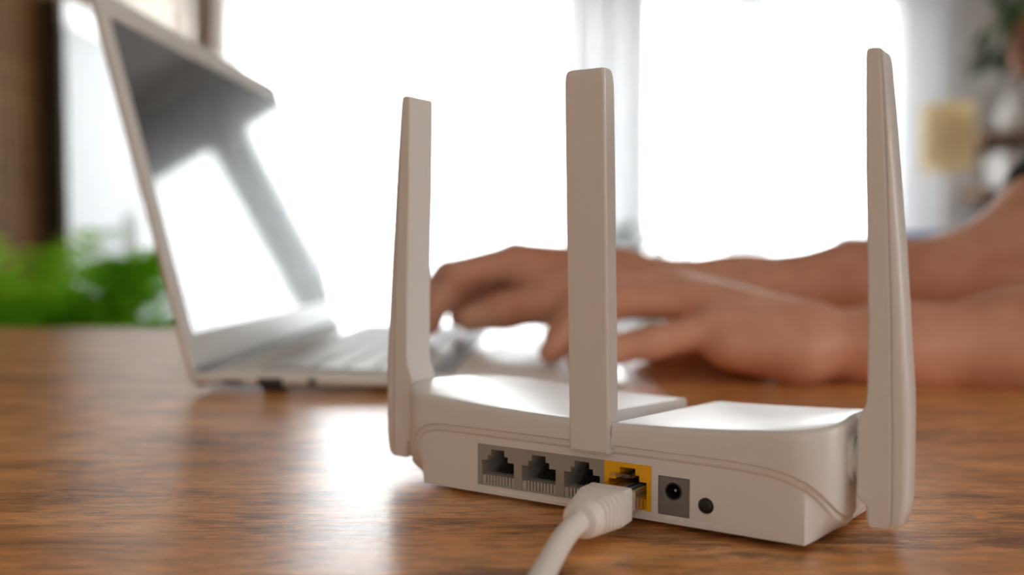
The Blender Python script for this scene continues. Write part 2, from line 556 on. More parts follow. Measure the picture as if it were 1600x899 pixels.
def z_seam(s, n):
    u = abs(s - SC)
    if s < SC:
        rear = interp(u, [0, 40, 52, 56, 59, 61.5, 64, 66, 68, 70], [20.7, 20.8, 20.8, 20.3, 19.0, 16.8, 13.4, 10.4, 8.0, 6.4])
    else:
        rear = interp(u, [0, 40, 50, 55, 59, 61.5, 63.5, 65.8], [20.7, 20.4, 19.7, 18.6, 16.8, 14.6, 11.8, 7.6])
    side = interp(n, [0, 4, 8, 12, 18, 84], [20, 12.5, 8.8, 6.8, 5.5, 5.5])
    return rear if n < 3 else min(rear, side) if n < 42 else 5.5


P0 = plan()
up_rings = []
for ins, dz in ((0.35, 'seam_in'), (0.0, 'seam'), (0.0, -1.6), (0.25, -0.7), (0.8, -0.2), (1.7, 0.0)):
    ring = []
    for (s, n), (sp, np_) in zip(plan(ins), P0):
        zz = z_seam(sp, np_) if dz == 'seam_in' else z_seam(sp, np_) + 0.35 if dz == 'seam' else z_top(s, n) + dz
        ring.append((s, n, zz))
    up_rings.append(ring)
cs, cn = SC, 40.0
for t in (0.85, 0.7, 0.55, 0.4, 0.25, 0.1):
    ring = []
    for (s, n, z) in up_rings[5]:
        a, b_ = cs + (s - cs) * t, cn + (n - cn) * t
        ring.append((a, b_, z_top(a, b_)))
    up_rings.append(ring)
bot = [[(cs + (s - cs) * t, cn + (n - cn) * t, 17.5 * (1 - t) + z * t) for s, n, z in up_rings[0]] for t in (0.1, 0.6)]
shell = MB(MM).rings(bot + up_rings).build('upper_shell', M['plastic'], router, smooth=45)
groove = MB(MM)
gx0, gx1 = 32.4, 45.0
groove.rings([[(gx0, -4, 17.6), (gx1, -4, 17.6), (gx1, -4, 45), (gx0, -4, 45)],
              [(gx0, 40, 19.6), (gx1, 40, 19.6), (gx1, 40, 45), (gx0, 40, 45)],
              [(gx0, 90, 13.0), (gx1, 90, 13.0), (gx1, 90, 45), (gx0, 90, 45)]])
gc = groove.build('cutter', None)
gc.parent = router
carve(shell, [gc])
shell.data.polygons.foreach_set('use_smooth', [True] * len(shell.data.polygons))
shell.data.set_sharp_from_angle(angle=math.radians(35))

# lower shell: flat rear panel with a sharp corner, flaring out to the upper shell
EL, ER = SC - 58.7, SC + 58.7


def low_plan(s, n):
    side = 1 if s > SC else -1
    u = abs(s - SC)
    if n < 0.4 and u <= 58.7: return (s, 0.0)
    if n < 42:
        k = min(1.0, max(0.0, (n - 0.4) / 42.0))
        return (SC + side * (58.7 + 6.0 * k ** 0.8), min(n, 42) * 1.0 if n > 0.4 else 0.0)
    a = SC + (s - SC) * 0.93
    return (a, 42 + (n - 42) * 0.93)


low = [[], [], [], [], [], []]
for (s, n), a, c in zip(P0, plan(0.7), plan(1.3)):
    z = z_seam(s, n)
    lp = low_plan(s, n)
    zc_ = z - 2.4
    cx_, cy_ = c[0], max(0.0, c[1])
    low[0].append((a[0], a[1], z + 1.5))
    low[1].append((a[0], a[1], z - 0.3))
    low[2].append((a[0], a[1] + 0.1, z - 1.6))
    low[3].append((cx_, cy_, zc_))
    t = 0.22                                   # the corner soon turns sharp below the seam
    low[4].append((lp[0] + (cx_ - lp[0]) * (0.45 if n > 3 else t), lp[1] + (cy_ - lp[1]) * (0.45 if n > 3 else t), zc_ + (1.5 - zc_) * 0.5))
    low[5].append((lp[0], lp[1], 1.5))
cen = [[(cs + (s - cs) * 0.1, cn + (n - cn) * 0.1, 17) for s, n, z in low[0]]]
lower = MB(MM).rings(cen + low).build('lower_shell', M['plastic'], router)
cuts = [MB(MM).box(-0.05, 56.35, -5, 15.2, 3.85, 16.25).build('cutter', None),
        MB(MM).box(58.3, 67.2, -5, 10, 3.7, 14.1).build('cutter', None)]
rc = MB(MM).rings([[(71.7 + 2.15 * math.cos(2 * PI * j / 24), y, 7.7 + 2.15 * math.sin(2 * PI * j / 24)) for j in range(24)] for y in (-5, 4)]).build('cutter', None)
for c in cuts + [rc]: c.parent = router
carve(lower, cuts + [rc])
lower.data.polygons.foreach_set('use_smooth', [True] * len(lower.data.polygons))
lower.data.set_sharp_from_angle(angle=math.radians(22))

# feet
for s, n in ((-12, 10), (89, 10), (-12, 66), (89, 66)):
    MB(MM).lathe([(4.2, 0), (4.6, 0.3), (4.6, 1.8)], (s, n, 0), 20).build('rubber_foot', M['rubber'], router)


# sockets
def socket(s0, m_face, m_in, w=14.06):
    z0, z1, D = 3.9, 16.2, 14.8
    y0 = 0.15
    mb = MB(MM)
    a = s0
    mb.box(a, a + 1.35, y0, D, z0, z1); mb.box(a + w - 1.35, a + w, y0, D, z0, z1)           # cheeks
    mb.box(a + 1.35, a + w - 1.35, y0 + 0.5, D, z0, z0 + 0.35)                               # sill
    mb.box(a + 1.35, a + 3.5, y0, D, 11.5, z1); mb.box(a + w - 3.5, a + w - 1.35, y0, D, 11.5, z1)
    mb.box(a + 3.5, a + 4.7, y0, D, 13.1, z1); mb.box(a + w - 4.7, a + w - 3.5, y0, D, 13.1, z1)
    mb.box(a + 4.7, a + w - 4.7, y0, D, 14.9, z1)
    o = mb.build('network_socket', m_face, router)
    MB(MM).box(a + 0.1, a + w - 0.1, D - 0.6, D + 0.2, z0 + 0.1, z1 - 0.1).build('socket_back', M['dark'], o)
    # comb with the contact pins
    comb = MB(MM).box(a + 1.35, a + 2.6, y0 + 0.5, 6, z0 + 0.35, 6.9).box(a + w - 2.4, a + w - 1.35, y0 + 0.5, 6, z0 + 0.35, 6.9)
    comb.build('comb', m_in, o)
    MB(MM).box(a + 2.6, a + w - 2.4, 1.6, 6, z0 + 0.35, 6.3).build('comb_block', M['dark'], o)
    teeth = MB(MM)
    for k in range(8):
        x = a + 3.0 + k * 1.08
        teeth.box(x, x + 0.62, y0 + 0.55, 5.0, z0 + 0.35, 6.95)
    teeth.build('comb_teeth', m_in, o)
    pins = MB(MM)
    for k in range(8):
        x = a + 3.25 + k * 1.08
        pins.tube([(x, 5.5, 6.9), (x, 8.5, 8.2), (x, 12.5, 10.6)], 0.24, 6)
    pins.build('contact_pins', M['pin'], o)
    return o


for k in range(3):
    socket(k * 14.06, M['socket'], M['socket_in'])
wan = socket(42.18, M['orange'], M['orange'])
tag(wan, 'orange network socket with the cable plugged in')

# power jack
pj = MB(MM).box(58.5, 67.05, -0.1, 9.5, 3.85, 13.95).build('power_jack', M['jack'], router, bevel=0.0002)
hc = MB(MM).rings([[(62.75 + 1.95 * math.cos(2 * PI * j / 32), y, 10.3 + 1.95 * math.sin(2 * PI * j / 32)) for j in range(32)] for y in (-2, 8)]).build('cutter', None)
hc.parent = router
carve(pj, [hc])
MB(MM).rings([[(62.75 + r * math.cos(2 * PI * j / 32), y, 10.3 + r * math.sin(2 * PI * j / 32)) for j in range(32)]
              for r, y in ((2.35, -0.12), (2.3, -0.3), (1.95, -0.25), (1.75, 0.6), (1.7, 7.5), (0.01, 7.5))], False, False).build('jack_barrel', M['plastic_dark'], pj, smooth=40)
MB(MM).rings([[(62.75 + r * math.cos(2 * PI * j / 16), y, 10.3 + r * math.sin(2 * PI * j / 16)) for j in range(16)]
              for r, y in ((0.5, 7.5), (0.5, 1.6), (0.3, 1.2))]).build('centre_pin', M['pin'], pj, smooth=40)
# reset button
MB(MM).rings([[(71.7 + r * math.cos(2 * PI * j / 24), y, 7.7 + r * math.sin(2 * PI * j / 24)) for j in range(24)]
              for r, y in ((1.85, 4), (1.85, -0.15), (1.6, -0.5), (0.8, -0.62))]).build('reset_button', M['plastic_dark'], router, smooth=50)


def text(name, body, s, z, size, parent, m):
    cu = bpy.data.curves.new(name, 'FONT')
    cu.body, cu.size, cu.align_x, cu.extrude = body, size * MM, 'CENTER', 0.00006
    cu.space_character = 1.05
    t = bpy.data.objects.new('lettering', cu)
    COL.objects.link(t)
    bpy.context.view_layer.update()
    me = bpy.data.meshes.new_from_object(t.evaluated_get(bpy.context.evaluated_depsgraph_get()))
    bpy.data.objects.remove(t)
    o = bpy.data.objects.new(name, me)
    me.materials.clear(); me.materials.append(m)
    COL.objects.link(o)
    o.parent = parent
    o.location = (s * MM, -0.00008, z * MM)
    o.rotation_euler = (PI / 2, 0, 0)
    return o


text('lettering', 'LAN', 20.8, 2.05, 1.5, router, M['emboss'])
text('lettering', 'POWER', 62.8, 2.25, 1.5, router, M['emboss'])
text('lettering', 'RESET/WPS', 72.4, 2.15, 1.5, router, M['emboss'])
MB(MM).box(7.5, 18.3, -0.12, 0.1, 2.55, 2.8).build('printed_line', M['emboss'], router)
MB(MM).box(23.2, 36.0, -0.12, 0.1, 2.55, 2.8).build('printed_line', M['emboss'], router)


# antennas
def side_antenna(sign):
    prof = [  # z, inner, seam, outer (mm from the middle plane)
        (5.3, 73.2, 77.9, 79.6), (6.4, 72.9, 78.5, 81.4), (10.4, 72.6, 78.7, 82.2), (11.4, 71.4, 78.7, 82.3), (12.6, 70.2, 78.7, 82.4), (22, 70.2, 78.6, 82.4),
        (30.5, 70.2, 78.5, 82.4), (33.0, 70.8, 78.4, 82.4), (36.0, 72.2, 78.3, 82.3), (39, 72.5, 78.2, 82.2), (57, 72.4, 77.8, 80.9), (75, 71.9, 77.0, 79.6),
        (93, 71.2, 76.2, 77.9), (104, 71.0, 75.6, 76.9), (115, 70.8, 75.0, 75.7), (121.5, 70.7, 74.5, 75.0), (123.4, 70.8, 74.2, 74.6), (124.0, 71.2, 73.9, 74.2)]
    n0, n1 = 12.0, 24.6
    def sec(u0, u1, e):
        return [(u0 + e, n0), (u1 - e, n0), (u1, n0 + e), (u1, n1 - e), (u1 - e, n1), (u0 + e, n1), (u0, n1 - e), (u0, n0 + e)]
    inner = MB(MM).rings([[(AC + sign * u, n, z) for u, n in sec(a, b_, 0.5)] for z, a, b_, c in prof]).build('antenna', M['plastic'], router, smooth=20)
    outer = []
    for z, a, b_, c in prof:
        t = c - b_ - 0.15
        r_ = [(b_ + 0.15, n0 + 0.25), (b_ + 0.15 + t * 0.55, n0 + 0.35), (b_ + 0.15 + t * 0.88, n0 + 1.2), (c, n0 + 3.0), (c, n1 - 3.0),
              (b_ + 0.15 + t * 0.88, n1 - 1.2), (b_ + 0.15 + t * 0.55, n1 - 0.35), (b_ + 0.15, n1 - 0.25)]
        outer.append([(AC + sign * u, n, z) for u, n in r_])
    MB(MM).rings(outer).build('antenna_cover', M['plastic'], inner, smooth=50)
    hub = MB(MM).rings([[(AC + sign * u, 18.3 + r * math.cos(2 * PI * j / 28), 21 + r * math.sin(2 * PI * j / 28)) for j in range(28)]
                        for u, r in ((64.0, 6.3), (69.0, 6.3), (69.0, 5.2), (70.6, 5.2))]).build('antenna_hinge', M['plastic'], inner, smooth=20)
    return inner


tag(side_antenna(1), 'right side antenna, nearest the camera')
tag(side_antenna(-1), 'left side antenna, beside the laptop')
# middle antenna, leaning slightly out over the rear panel
rings = []
w2 = 6.1
for z, y0, y1, e, k in ((18.4, -2.2, 3.0, 0.5, 1), (19.0, -2.5, 4.2, 0.6, 1), (27.0, -2.8, 4.4, 0.6, 1), (30, -2.9, 3.6, .6, 1), (60, -3.9, 2.6, .6, 1), (100, -5.2, 1.1, .6, 1.0), (119, -5.8, 0.2, .6, 1.0),
                        (121.4, -5.8, -0.2, .8, 0.985), (122.4, -5.5, -0.6, 1.0, 0.95), (122.8, -4.9, -1.2, 1.0, 0.88)):
    a, b_ = SC + 0.2 - w2 * k, SC + 0.2 + w2 * k
    rings.append([(a + e, y0, z), (b_ - e, y0, z), (b_ - e * .3, y0 + e * .3, z), (b_, y0 + e, z), (b_, y1 - e, z), (b_ - e, y1, z), (a + e, y1, z), (a, y1 - e, z), (a, y0 + e, z), (a + e * .3, y0 + e * .3, z)])
ant = tag(MB(MM).rings(rings).build('antenna', M['plastic'], router, smooth=20), 'middle antenna standing in the groove of the case')
MB(MM).rings([[(u, 1.2 + 2.6 * math.cos(2 * PI * j / 20), 21.5 + 2.6 * math.sin(2 * PI * j / 20)) for j in range(20)] for u in (31.8, 45.6)]).build('antenna_hinge', M['plastic'], ant, smooth=40)

# ------------------------------------------------------------------ network cable
pc = 42.18 + 7.03
cable = empty('network_cable', router.location.copy(), -RYAW)
tag(cable, 'white network cable plugged into the orange socket of the router', 'cable')
# clear plug
plug = MB(MM).box(pc - 5.6, pc + 5.6, -10.5, 9.0, 4.5, 11.0).build('clear_plug', M['clear'], cable, bevel=0.0003)
MB(MM).rings([[(pc - 3.0, y, z), (pc + 3.0, y, z), (pc + 3.0, y, z + 0.9), (pc - 3.0, y, z + 0.9)] for y, z in ((9, 10.9), (4, 11.7), (-1.5, 13.0), (-4.5, 13.3))]).build('latch', M['clear'], plug)
MB(MM).box(pc - 4.6, pc + 4.6, -10.0, -4.6, 5.2, 10.2).build('cable_clamp', M['boot'], plug)
wire_cols = ((0.9, 0.45, 0.1), (0.85, 0.35, 0.05), (0.75, 0.85, 0.75), (0.05, 0.15, 0.5), (0.6, 0.7, 0.9), (0.05, 0.35, 0.1), (0.75, 0.6, 0.5), (0.25, 0.12, 0.05))
for k in range(8):
    x = pc + (k - 3.5) * 1.08
    wm = mat('wire_insulation', wire_cols[k], 0.5)
    MB(MM).tube([(x, 8, 8.6), (x, 2, 9.0), (pc + (k - 3.5) * 0.95, -4.8, 8.9)], 0.47, 8).build('wire', wm, plug, smooth=60)
pn = MB(MM)
for k in range(8):
    x = pc + (k - 3.5) * 1.08
    pn.box(x - 0.2, x + 0.2, 5.5, 8.8, 4.45, 7.5)
pn.build('gold_contacts', M['gold'], plug)


def rrect(cx, cz, hw, hh, r, y, n=6, dx=0.0):
    out = []
    for qx, qz, a0 in ((1, -1, -PI / 2), (1, 1, 0), (-1, 1, PI / 2), (-1, -1, PI)):
        for i in range(n):
            a = a0 + PI / 2 * i / (n - 1)
            out.append((cx + qx * (hw - r) + r * math.cos(a) + dx, y, cz + qz * (hh - r) + r * math.sin(a)))
    return out


boot = []
for y, hw, hh, r, cz in ((-9.4, 5.8, 4.2, 0.5, 7.8), (-9.8, 6.1, 4.5, 0.8, 7.8), (-14.5, 6.2, 4.7, 1.0, 7.7)):
    boot.append(rrect(pc, cz, hw, hh, r, y))
y = -14.5
for k in range(6):                       # ribs
    t = k / 5
    hw, hh = 6.2 - 0.75 * t, 4.75 + 0.0 * t
    r = 1.2 + 3.0 * t
    cz = 7.7 - 0.6 * t
    boot.append(rrect(pc, cz, hw - 0.55, hh - 0.55, r, y - 0.2))
    boot.append(rrect(pc, cz, hw - 0.5, hh - 0.5, r, y - 0.6))
    boot.append(rrect(pc, cz, hw, hh, r, y - 0.85))
    boot.append(rrect(pc, cz, hw, hh, r, y - 1.6))
    y -= 1.75
boot.append(rrect(pc, 7.0, 5.2, 4.6, 4.4, y - 1.6))
boot.append(rrect(pc, 6.9, 4.6, 4.2, 4.1, y - 2.4))
boot.append(rrect(pc, 6.9, 3.2, 3.2, 3.1, y - 2.7))
BOOT_END = y - 2.7
bt = MB(MM).rings(boot).build('strain_relief_boot', M['boot'], cable, smooth=35)
cp = [(pc, BOOT_END + 6, 6.9), (pc, BOOT_END, 6.8), (pc + 0.7, BOOT_END - 7, 6.1), (pc + 2.4, BOOT_END - 15, 4.8), (pc + 5.2, BOOT_END - 25, 3.4), (pc + 9.5, BOOT_END - 38, 2.8), (pc + 18, BOOT_END - 62, 2.8),
      (pc + 28, BOOT_END - 100, 2.8), (pc + 22, BOOT_END - 170, 2.8), (pc - 20, BOOT_END - 240, 2.8), (pc - 80, BOOT_END - 290, 2.8)]


def smooth_path(p, k=6):
    out = []
    p = [Vector(q) for q in p]
    for i in range(len(p) - 1):
        a, b_, c, d = p[max(i - 1, 0)], p[i], p[i + 1], p[min(i + 2, len(p) - 1)]
        for j in range(k):
            t = j / k
            out.append(0.5 * ((2 * b_) + (c - a) * t + (2 * a - 5 * b_ + 4 * c - d) * t * t + (3 * b_ - a - 3 * c + d) * t ** 3))
    out.append(p[-1])
    return out


MB(MM).tube(smooth_path(cp), 2.8, 20).build('cable_jacket', M['boot'], cable, smooth=60)

# ------------------------------------------------------------------ laptop (near side towards the camera)
LYAW, LID = 0.052, 0.247
laptop = empty('laptop', (-0.164, 0.486, 0.0), -LYAW)      # local x: hinge -> front edge, local y: away
tag(laptop, 'open silver laptop with a reflective screen, under the typing hands', 'laptop')
LW, LD = 317.0, 223.0
def zt(x): return interp(x, [0, 20, 223], [11.0, 10.6, 6.4])     # deck height
def zb_(x): return interp(x, [0, 10, 223], [3.6, 2.6, 2.4])
rings = []
R = 9.0
outl = []
for (cx, cy, a0) in ((LD - R, R, -PI / 2), (LD - R, LW - R, 0), (3, LW - 3, PI / 2), (3, 3, PI)):
    rr = R if cx > 100 else 3
    for i in range(8):
        a = a0 + PI / 2 * i / 7
        outl.append((cx + rr * math.cos(a), cy + rr * math.sin(a)))
def lring(ins, fz):
    return [(LD / 2 + (x - LD / 2) * (1 - ins / (LD / 2)), LW / 2 + (y - LW / 2) * (1 - ins / (LW / 2)), fz(x)) for x, y in outl]
body = MB(MM).rings([lring(5, zb_), lring(1.2, lambda x: zb_(x) + 1.2), lring(0, lambda x: zb_(x) + 2.6), lring(0, lambda x: zt(x) - 0.5), lring(0.5, zt)]).build('base', M['alu'], laptop, smooth=50)
# keyboard recess, keys, trackpad
def deck(x, y, dz=0.0): return (x, y, zt(x) + dz)
KX0, KX1, KY0, KY1 = 30.0, 132.0, 18.0, 299.0
def slab(name, x0, x1, y0, y1, d0, d1, m, parent, bev=0.0):
    v = [(x, y, zt(x) + d) for d in (d0, d1) for y in (y0, y1) for x in (x0, x1)]
    return MB(MM).add(v, [(0, 2, 3, 1), (4, 5, 7, 6), (0, 1, 5, 4), (1, 3, 7, 5), (3, 2, 6, 7), (2, 0, 4, 6)]).build(name, m, parent, bevel=bev)
kb = slab('keyboard_bed', KX0, KX1, KY0, KY1, -0.6, 0.06, M['well'], laptop)
rows = [(9.0, 14), (16.5, 14), (16.5, 14), (16.5, 13), (16.5, 12)]
x = KX0 + 1.5
for ri, (kd, kn) in enumerate(rows + [(16.5, 0)]):
    widths = [1.0] * kn
    if ri == 1: widths[-1] = 1.6
    if ri == 2: widths[0] = 1.5
    if ri == 3: widths[0] = 1.8; widths[-1] = 1.8
    if ri == 4: widths[0] = 2.3; widths[-1] = 2.3
    if kn == 0: widths = [1, 1, 1, 1.25, 5.2, 1.25, 1, 1, 1, 1]
    unit = (KY1 - KY0 - 3) / sum(widths)
    yy = KY0 + 1.5
    for wd in widths:
        slab('key', x + 1.5, x + kd - 1.5, yy + 1.5, yy + wd * unit - 1.5, -0.1, 1.0, M['key'], kb)
        yy += wd * unit
    x += kd
slab('trackpad', 144, 213, 106, 211, -0.1, 0.08, M['alu_side'], laptop)
hg = MB(MM).rings([[(5.0 + 4.6 * math.cos(2 * PI * j / 20), y, 8.0 + 4.6 * math.sin(2 * PI * j / 20)) for j in range(20)] for y in (1, LW - 1)]).build('hinge', M['dark'], laptop, smooth=50)
# side ports on the near side
for nm, x0, x1, z0, z1 in (('charging_port', 17, 27, 4.7, 6.7), ('usb_port', 35, 48, 4.2, 8.0), ('audio_jack', 61, 65, 4.6, 8.0)):
    MB(MM).box(x0, x1, -0.15, 2, z0, z1).build(nm, M['dark'], laptop)
MB(MM).box(14, 30, -0.1, 1.5, 4.2, 7.2).build('port_surround', M['alu_side'], laptop)
for fx, fy in ((40, 14), (40, LW - 14), (195, 20), (195, LW - 20)):
    MB(MM).lathe([(6, 0), (6.5, 0.4), (6.5, 3.2)], (fx, fy, 0), 20).build('rubber_foot', M['rubber'], laptop)
# lid
lid = empty('lid', (4 * MM, 0, 3.8 * MM))
lid.parent = laptop
lid.rotation_euler = (0, -LID, 0)               # local z runs up the lid, local x is the screen normal
LH = 209.0
lo = []
for (cy, cz, a0, rr) in ((LW - 3, 3, -PI / 2, 3), (LW - R, LH - R, 0, R), (R, LH - R, PI / 2, R), (3, 3, PI, 3)):
    for i in range(8):
        a = a0 + PI / 2 * i / 7
        lo.append((cy + rr * math.cos(a), cz + rr * math.sin(a)))
def lidring(ins, x): return [(x, LW / 2 + (y - LW / 2) * (1 - ins / (LW / 2)), LH / 2 + (z - LH / 2) * (1 - ins / (LH / 2))) for y, z in lo]
MB(MM).rings([lidring(9, -5.4), lidring(3, -4.4), lidring(0.3, -2.0), lidring(0, -0.6), lidring(0.6, 0)]).build('lid_shell', M['alu'], lid, smooth=50)
MB(MM).box(-0.3, 0.12, 11.7, 11.7 + 293, 26.6, 26.6 + 168.4).build('screen', M['screen'], lid)
MB(MM).box(-0.3, 0.25, LW / 2 - 2, LW / 2 + 2, 201, 204).build('webcam', M['dark'], lid)


# ------------------------------------------------------------------ person (smooth distance field, one continuous skin)
class Field:
    def __init__(self, lo, hi, h):
        self.lo, self.h = np.array(lo, float), h
        self.n = np.ceil((np.array(hi) - self.lo) / h).astype(int) + 1
        self.d = np.full(self.n, 0.2, np.float32)

    def _win(self, lo, hi, pad):
        i0 = np.maximum(((lo - pad - self.lo) / self.h).astype(int), 0)
        i1 = np.minimum(((hi + pad - self.lo) / self.h).astype(int) + 2, self.n)
        if (i1 <= i0).any(): return None
        ax = [(self.lo[k] + self.h * np.arange(i0[k], i1[k])).astype(np.float32) for k in range(3)]
        sl = tuple(slice(i0[k], i1[k]) for k in range(3))
        return sl, ax[0][:, None, None], ax[1][None, :, None], ax[2][None, None, :]

    def merge(self, sl, e, k):
        d = self.d[sl]
        if k <= 0: self.d[sl] = np.minimum(d, e); return
        hh = np.maximum(k - np.abs(d - e), 0) / k
        self.d[sl] = np.minimum(d, e) - hh * hh * k * 0.25

    def cone(self, a, b_, ra, rb, k=0.006):
        a, b_ = np.array(a, float), np.array(b_, float)
        r = max(ra, rb)
        w = self._win(np.minimum(a, b_) - r, np.maximum(a, b_) + r, 0.03)
        if w is None: return
        sl, X, Y, Z = w
        ab = b_ - a
        t = ((X - a[0]) * ab[0] + (Y - a[1]) * ab[1] + (Z - a[2]) * ab[2]) / max(ab @ ab, 1e-9)
        t = np.clip(t, 0, 1)
        e = np.sqrt((X - a[0] - t * ab[0]) ** 2 + (Y - a[1] - t * ab[1]) ** 2 + (Z - a[2] - t * ab[2]) ** 2) - (ra + (rb - ra) * t)
        self.merge(sl, e.astype(np.float32), k)

    def chain(self, pts, rad, k=0.006):
        for i in range(len(pts) - 1): self.cone(pts[i], pts[i + 1], rad[i], rad[i + 1], k)

    def ball(self, c, r, k=0.006):
        c, r = np.array(c, float), np.array(r, float) * np.ones(3)
        w = self._win(c - r, c + r, 0.03)
        if w is None: return
        sl, X, Y, Z = w
        q = np.sqrt(((X - c[0]) / r[0]) ** 2 + ((Y - c[1]) / r[1]) ** 2 + ((Z - c[2]) / r[2]) ** 2)
        self.merge(sl, ((q - 1) * r.min()).astype(np.float32), k)

    def cut(self, c, r, k=0.006):
        c, r = np.array(c, float), np.array(r, float) * np.ones(3)
        sl, X, Y, Z = self._win(c - r, c + r, 0.02)
        q = np.sqrt(((X - c[0]) / r[0]) ** 2 + ((Y - c[1]) / r[1]) ** 2 + ((Z - c[2]) / r[2]) ** 2)
        e = -((q - 1) * r.min())
        d = self.d[sl]
        hh = np.maximum(k - np.abs(d - e), 0) / k
        self.d[sl] = np.maximum(d, e) + hh * hh * k * 0.25

    def mesh(self, name):
        """surface nets"""
        d = self.d
        d[0], d[-1], d[:, 0], d[:, -1], d[:, :, 0], d[:, :, -1] = .01, .01, .01, .01, .01, .01
        ins = d < 0
        nx, ny, nz = d.shape
        cnt = np.zeros((nx - 1, ny - 1, nz - 1), np.int8)
        for i in (0, 1):
            for j in (0, 1):
                for k in (0, 1):
                    cnt += ins[i:nx - 1 + i, j:ny - 1 + j, k:nz - 1 + k]
        cells = np.argwhere((cnt > 0) & (cnt < 8))
        idx = np.full(cnt.shape, -1, np.int32)
        idx[tuple(cells.T)] = np.arange(len(cells))
        acc = np.zeros((len(cells), 3)); num = np.zeros(len(cells))
        corners = [(i, j, k) for i in (0, 1) for j in (0, 1) for k in (0, 1)]
        for a in corners:
            for ax in range(3):
                if a[ax]: continue
                b_ = list(a); b_[ax] = 1
                va = d[tuple((cells + a).T)]; vb = d[tuple((cells + b_).T)]
                hit = (va < 0) != (vb < 0)
                t = np.where(hit, va / np.where(hit, va - vb, 1), 0)
                p = np.array(a, float)[None, :].repeat(len(cells), 0)
                p[:, ax] += t
                acc[hit] += p[hit]; num[hit] += 1
        verts = self.lo + self.h * (cells + acc / num[:, None])
        faces = []
        for ax in range(3):
            u, v = (ax + 1) % 3, (ax + 2) % 3
            sa = [slice(1, -1)] * 3; sb = [slice(1, -1)] * 3
            sa[ax] = slice(0, -1); sb[ax] = slice(1, None)
            A, B = ins[tuple(sa)], ins[tuple(sb)]
            e = np.argwhere(A != B)
            if not len(e): continue
            flip = A[tuple(e.T)]
            off = np.ones(3, int); off[ax] = 0
            e = e + off
            du = np.zeros(3, int); du[u] = 1
            dv = np.zeros(3, int); dv[v] = 1
            q = np.stack([idx[tuple((e - du - dv).T)], idx[tuple((e - dv).T)], idx[tuple(e.T)], idx[tuple((e - du).T)]], 1)
            q[~flip] = q[~flip][:, ::-1]
            faces.append(q)
        faces = np.concatenate(faces)
        me = bpy.data.meshes.new(name)
        me.vertices.add(len(verts)); me.vertices.foreach_set('co', verts.astype(np.float32).ravel())
        me.loops.add(faces.size); me.loops.foreach_set('vertex_index', faces.astype(np.int32).ravel())
        me.polygons.add(len(faces))
        me.polygons.foreach_set('loop_start', np.arange(0, faces.size, 4, dtype=np.int32))
        me.polygons.foreach_set('use_smooth', np.ones(len(faces), bool))
        me.update(calc_edges=True)
        me.validate()
        return me


PB = Vector((0.40, 0.55, 0.0))     # origin of the person


def A(px, py, Y): return np.array(at(px, py, Y))


def add_arms(F, grow=0.0, only_upper=False):
    g = grow
    # far (right) arm
    elbow_r, sh_r = np.array((0.330, 0.655, 0.050)), np.array((0.575, 0.715, 0.255))
    # near (left) arm
    elbow_l, sh_l = np.array((0.430, 0.500, 0.046)), np.array((0.590, 0.395, 0.255))
    if not only_upper:
        w = A(985, 441, 665)if False else A(985, 441, 0.665)
        F.chain([w, A(1150, 454, 0.662), A(1340, 444, 0.658), elbow_r], [0.0185, 0.0205, 0.0265, 0.036], 0.02)
        F.ball(w + np.array((0, 0.012, 0)), 0.0165, 0.012)
        wl = A(1272, 538, 0.535)
        F.chain([wl, A(1400, 545, 0.530), A(1600, 537, 0.525), elbow_l], [0.0185, 0.0215, 0.0275, 0.037], 0.02)
        F.ball(wl + np.array((0, 0.012, 0.0)), 0.0175, 0.012)
    F.chain([elbow_r, elbow_r * .45 + sh_r * .55, sh_r], [0.038 + g, 0.046 + g, 0.054 + g], 0.02)
    F.chain([elbow_l, elbow_l * .45 + sh_l * .55, sh_l], [0.038 + g, 0.046 + g, 0.054 + g], 0.02)
    return elbow_r, sh_r, elbow_l, sh_l


def add_torso(F, g=0.0):
    for y, r in ((0.46, 0.10), (0.555, 0.105), (0.65, 0.10)):
        F.cone((0.635, y, 0.19), (0.645, y * 0.86 + 0.0777, -0.16), r + g, r * 0.92 + g, 0.06)
    F.cone((0.59, 0.41, 0.245), (0.575, 0.70, 0.245), 0.058 + g, 0.058 + g, 0.05)


skinF = Field((-0.13, 0.24, -0.30), (0.80, 0.88, 0.70), 0.0032)
F = skinF
add_torso(F)
F.cone((0.62, 0.555, 0.27), (0.585, 0.556, 0.40), 0.056, 0.052, 0.03)           # neck
add_arms(F)
# ---- far hand (right), thumb side towards the camera
wr = A(985, 441, 0.665)
mcp = [A(802, 409, 0.655), A(806, 404, 0.676), A(818, 409, 0.696), A(838, 420, 0.714)]
for p_, r_ in zip(mcp, (0.0125, 0.0125, 0.012, 0.011)):
    F.cone(wr * 0.92 + p_ * 0.08, p_, 0.0165, r_, 0.012)
F.cone(A(900, 440, 0.650), A(840, 430, 0.655), 0.017, 0.013, 0.014)
F.cone(A(905, 452, 0.700), A(850, 435, 0.706), 0.014, 0.011, 0.014)
fing = [(mcp[0], A(712, 434, 0.648), A(682, 474, 0.646), A(672, 508, 0.645), 0.0104),
        (mcp[1], A(700, 428, 0.676), A(664, 468, 0.678), A(655, 503, 0.678), 0.0102),
        (mcp[2], A(742, 438, 0.704), A(722, 472, 0.708), A(716, 498, 0.708), 0.0104),
        (mcp[3], A(784, 446, 0.718), A(760, 470, 0.722), A(752, 493, 0.722), 0.0098)]
F.chain([A(860, 448, 0.690), A(800, 452, 0.694), A(770, 462, 0.700)], [0.016, 0.014, 0.011], 0.008)
for a, b_, c, d, r_ in fing:
    F.chain([a, b_, c, d], [r_ * 1.1, r_, r_ * 0.92, r_ * 0.78], 0.004)
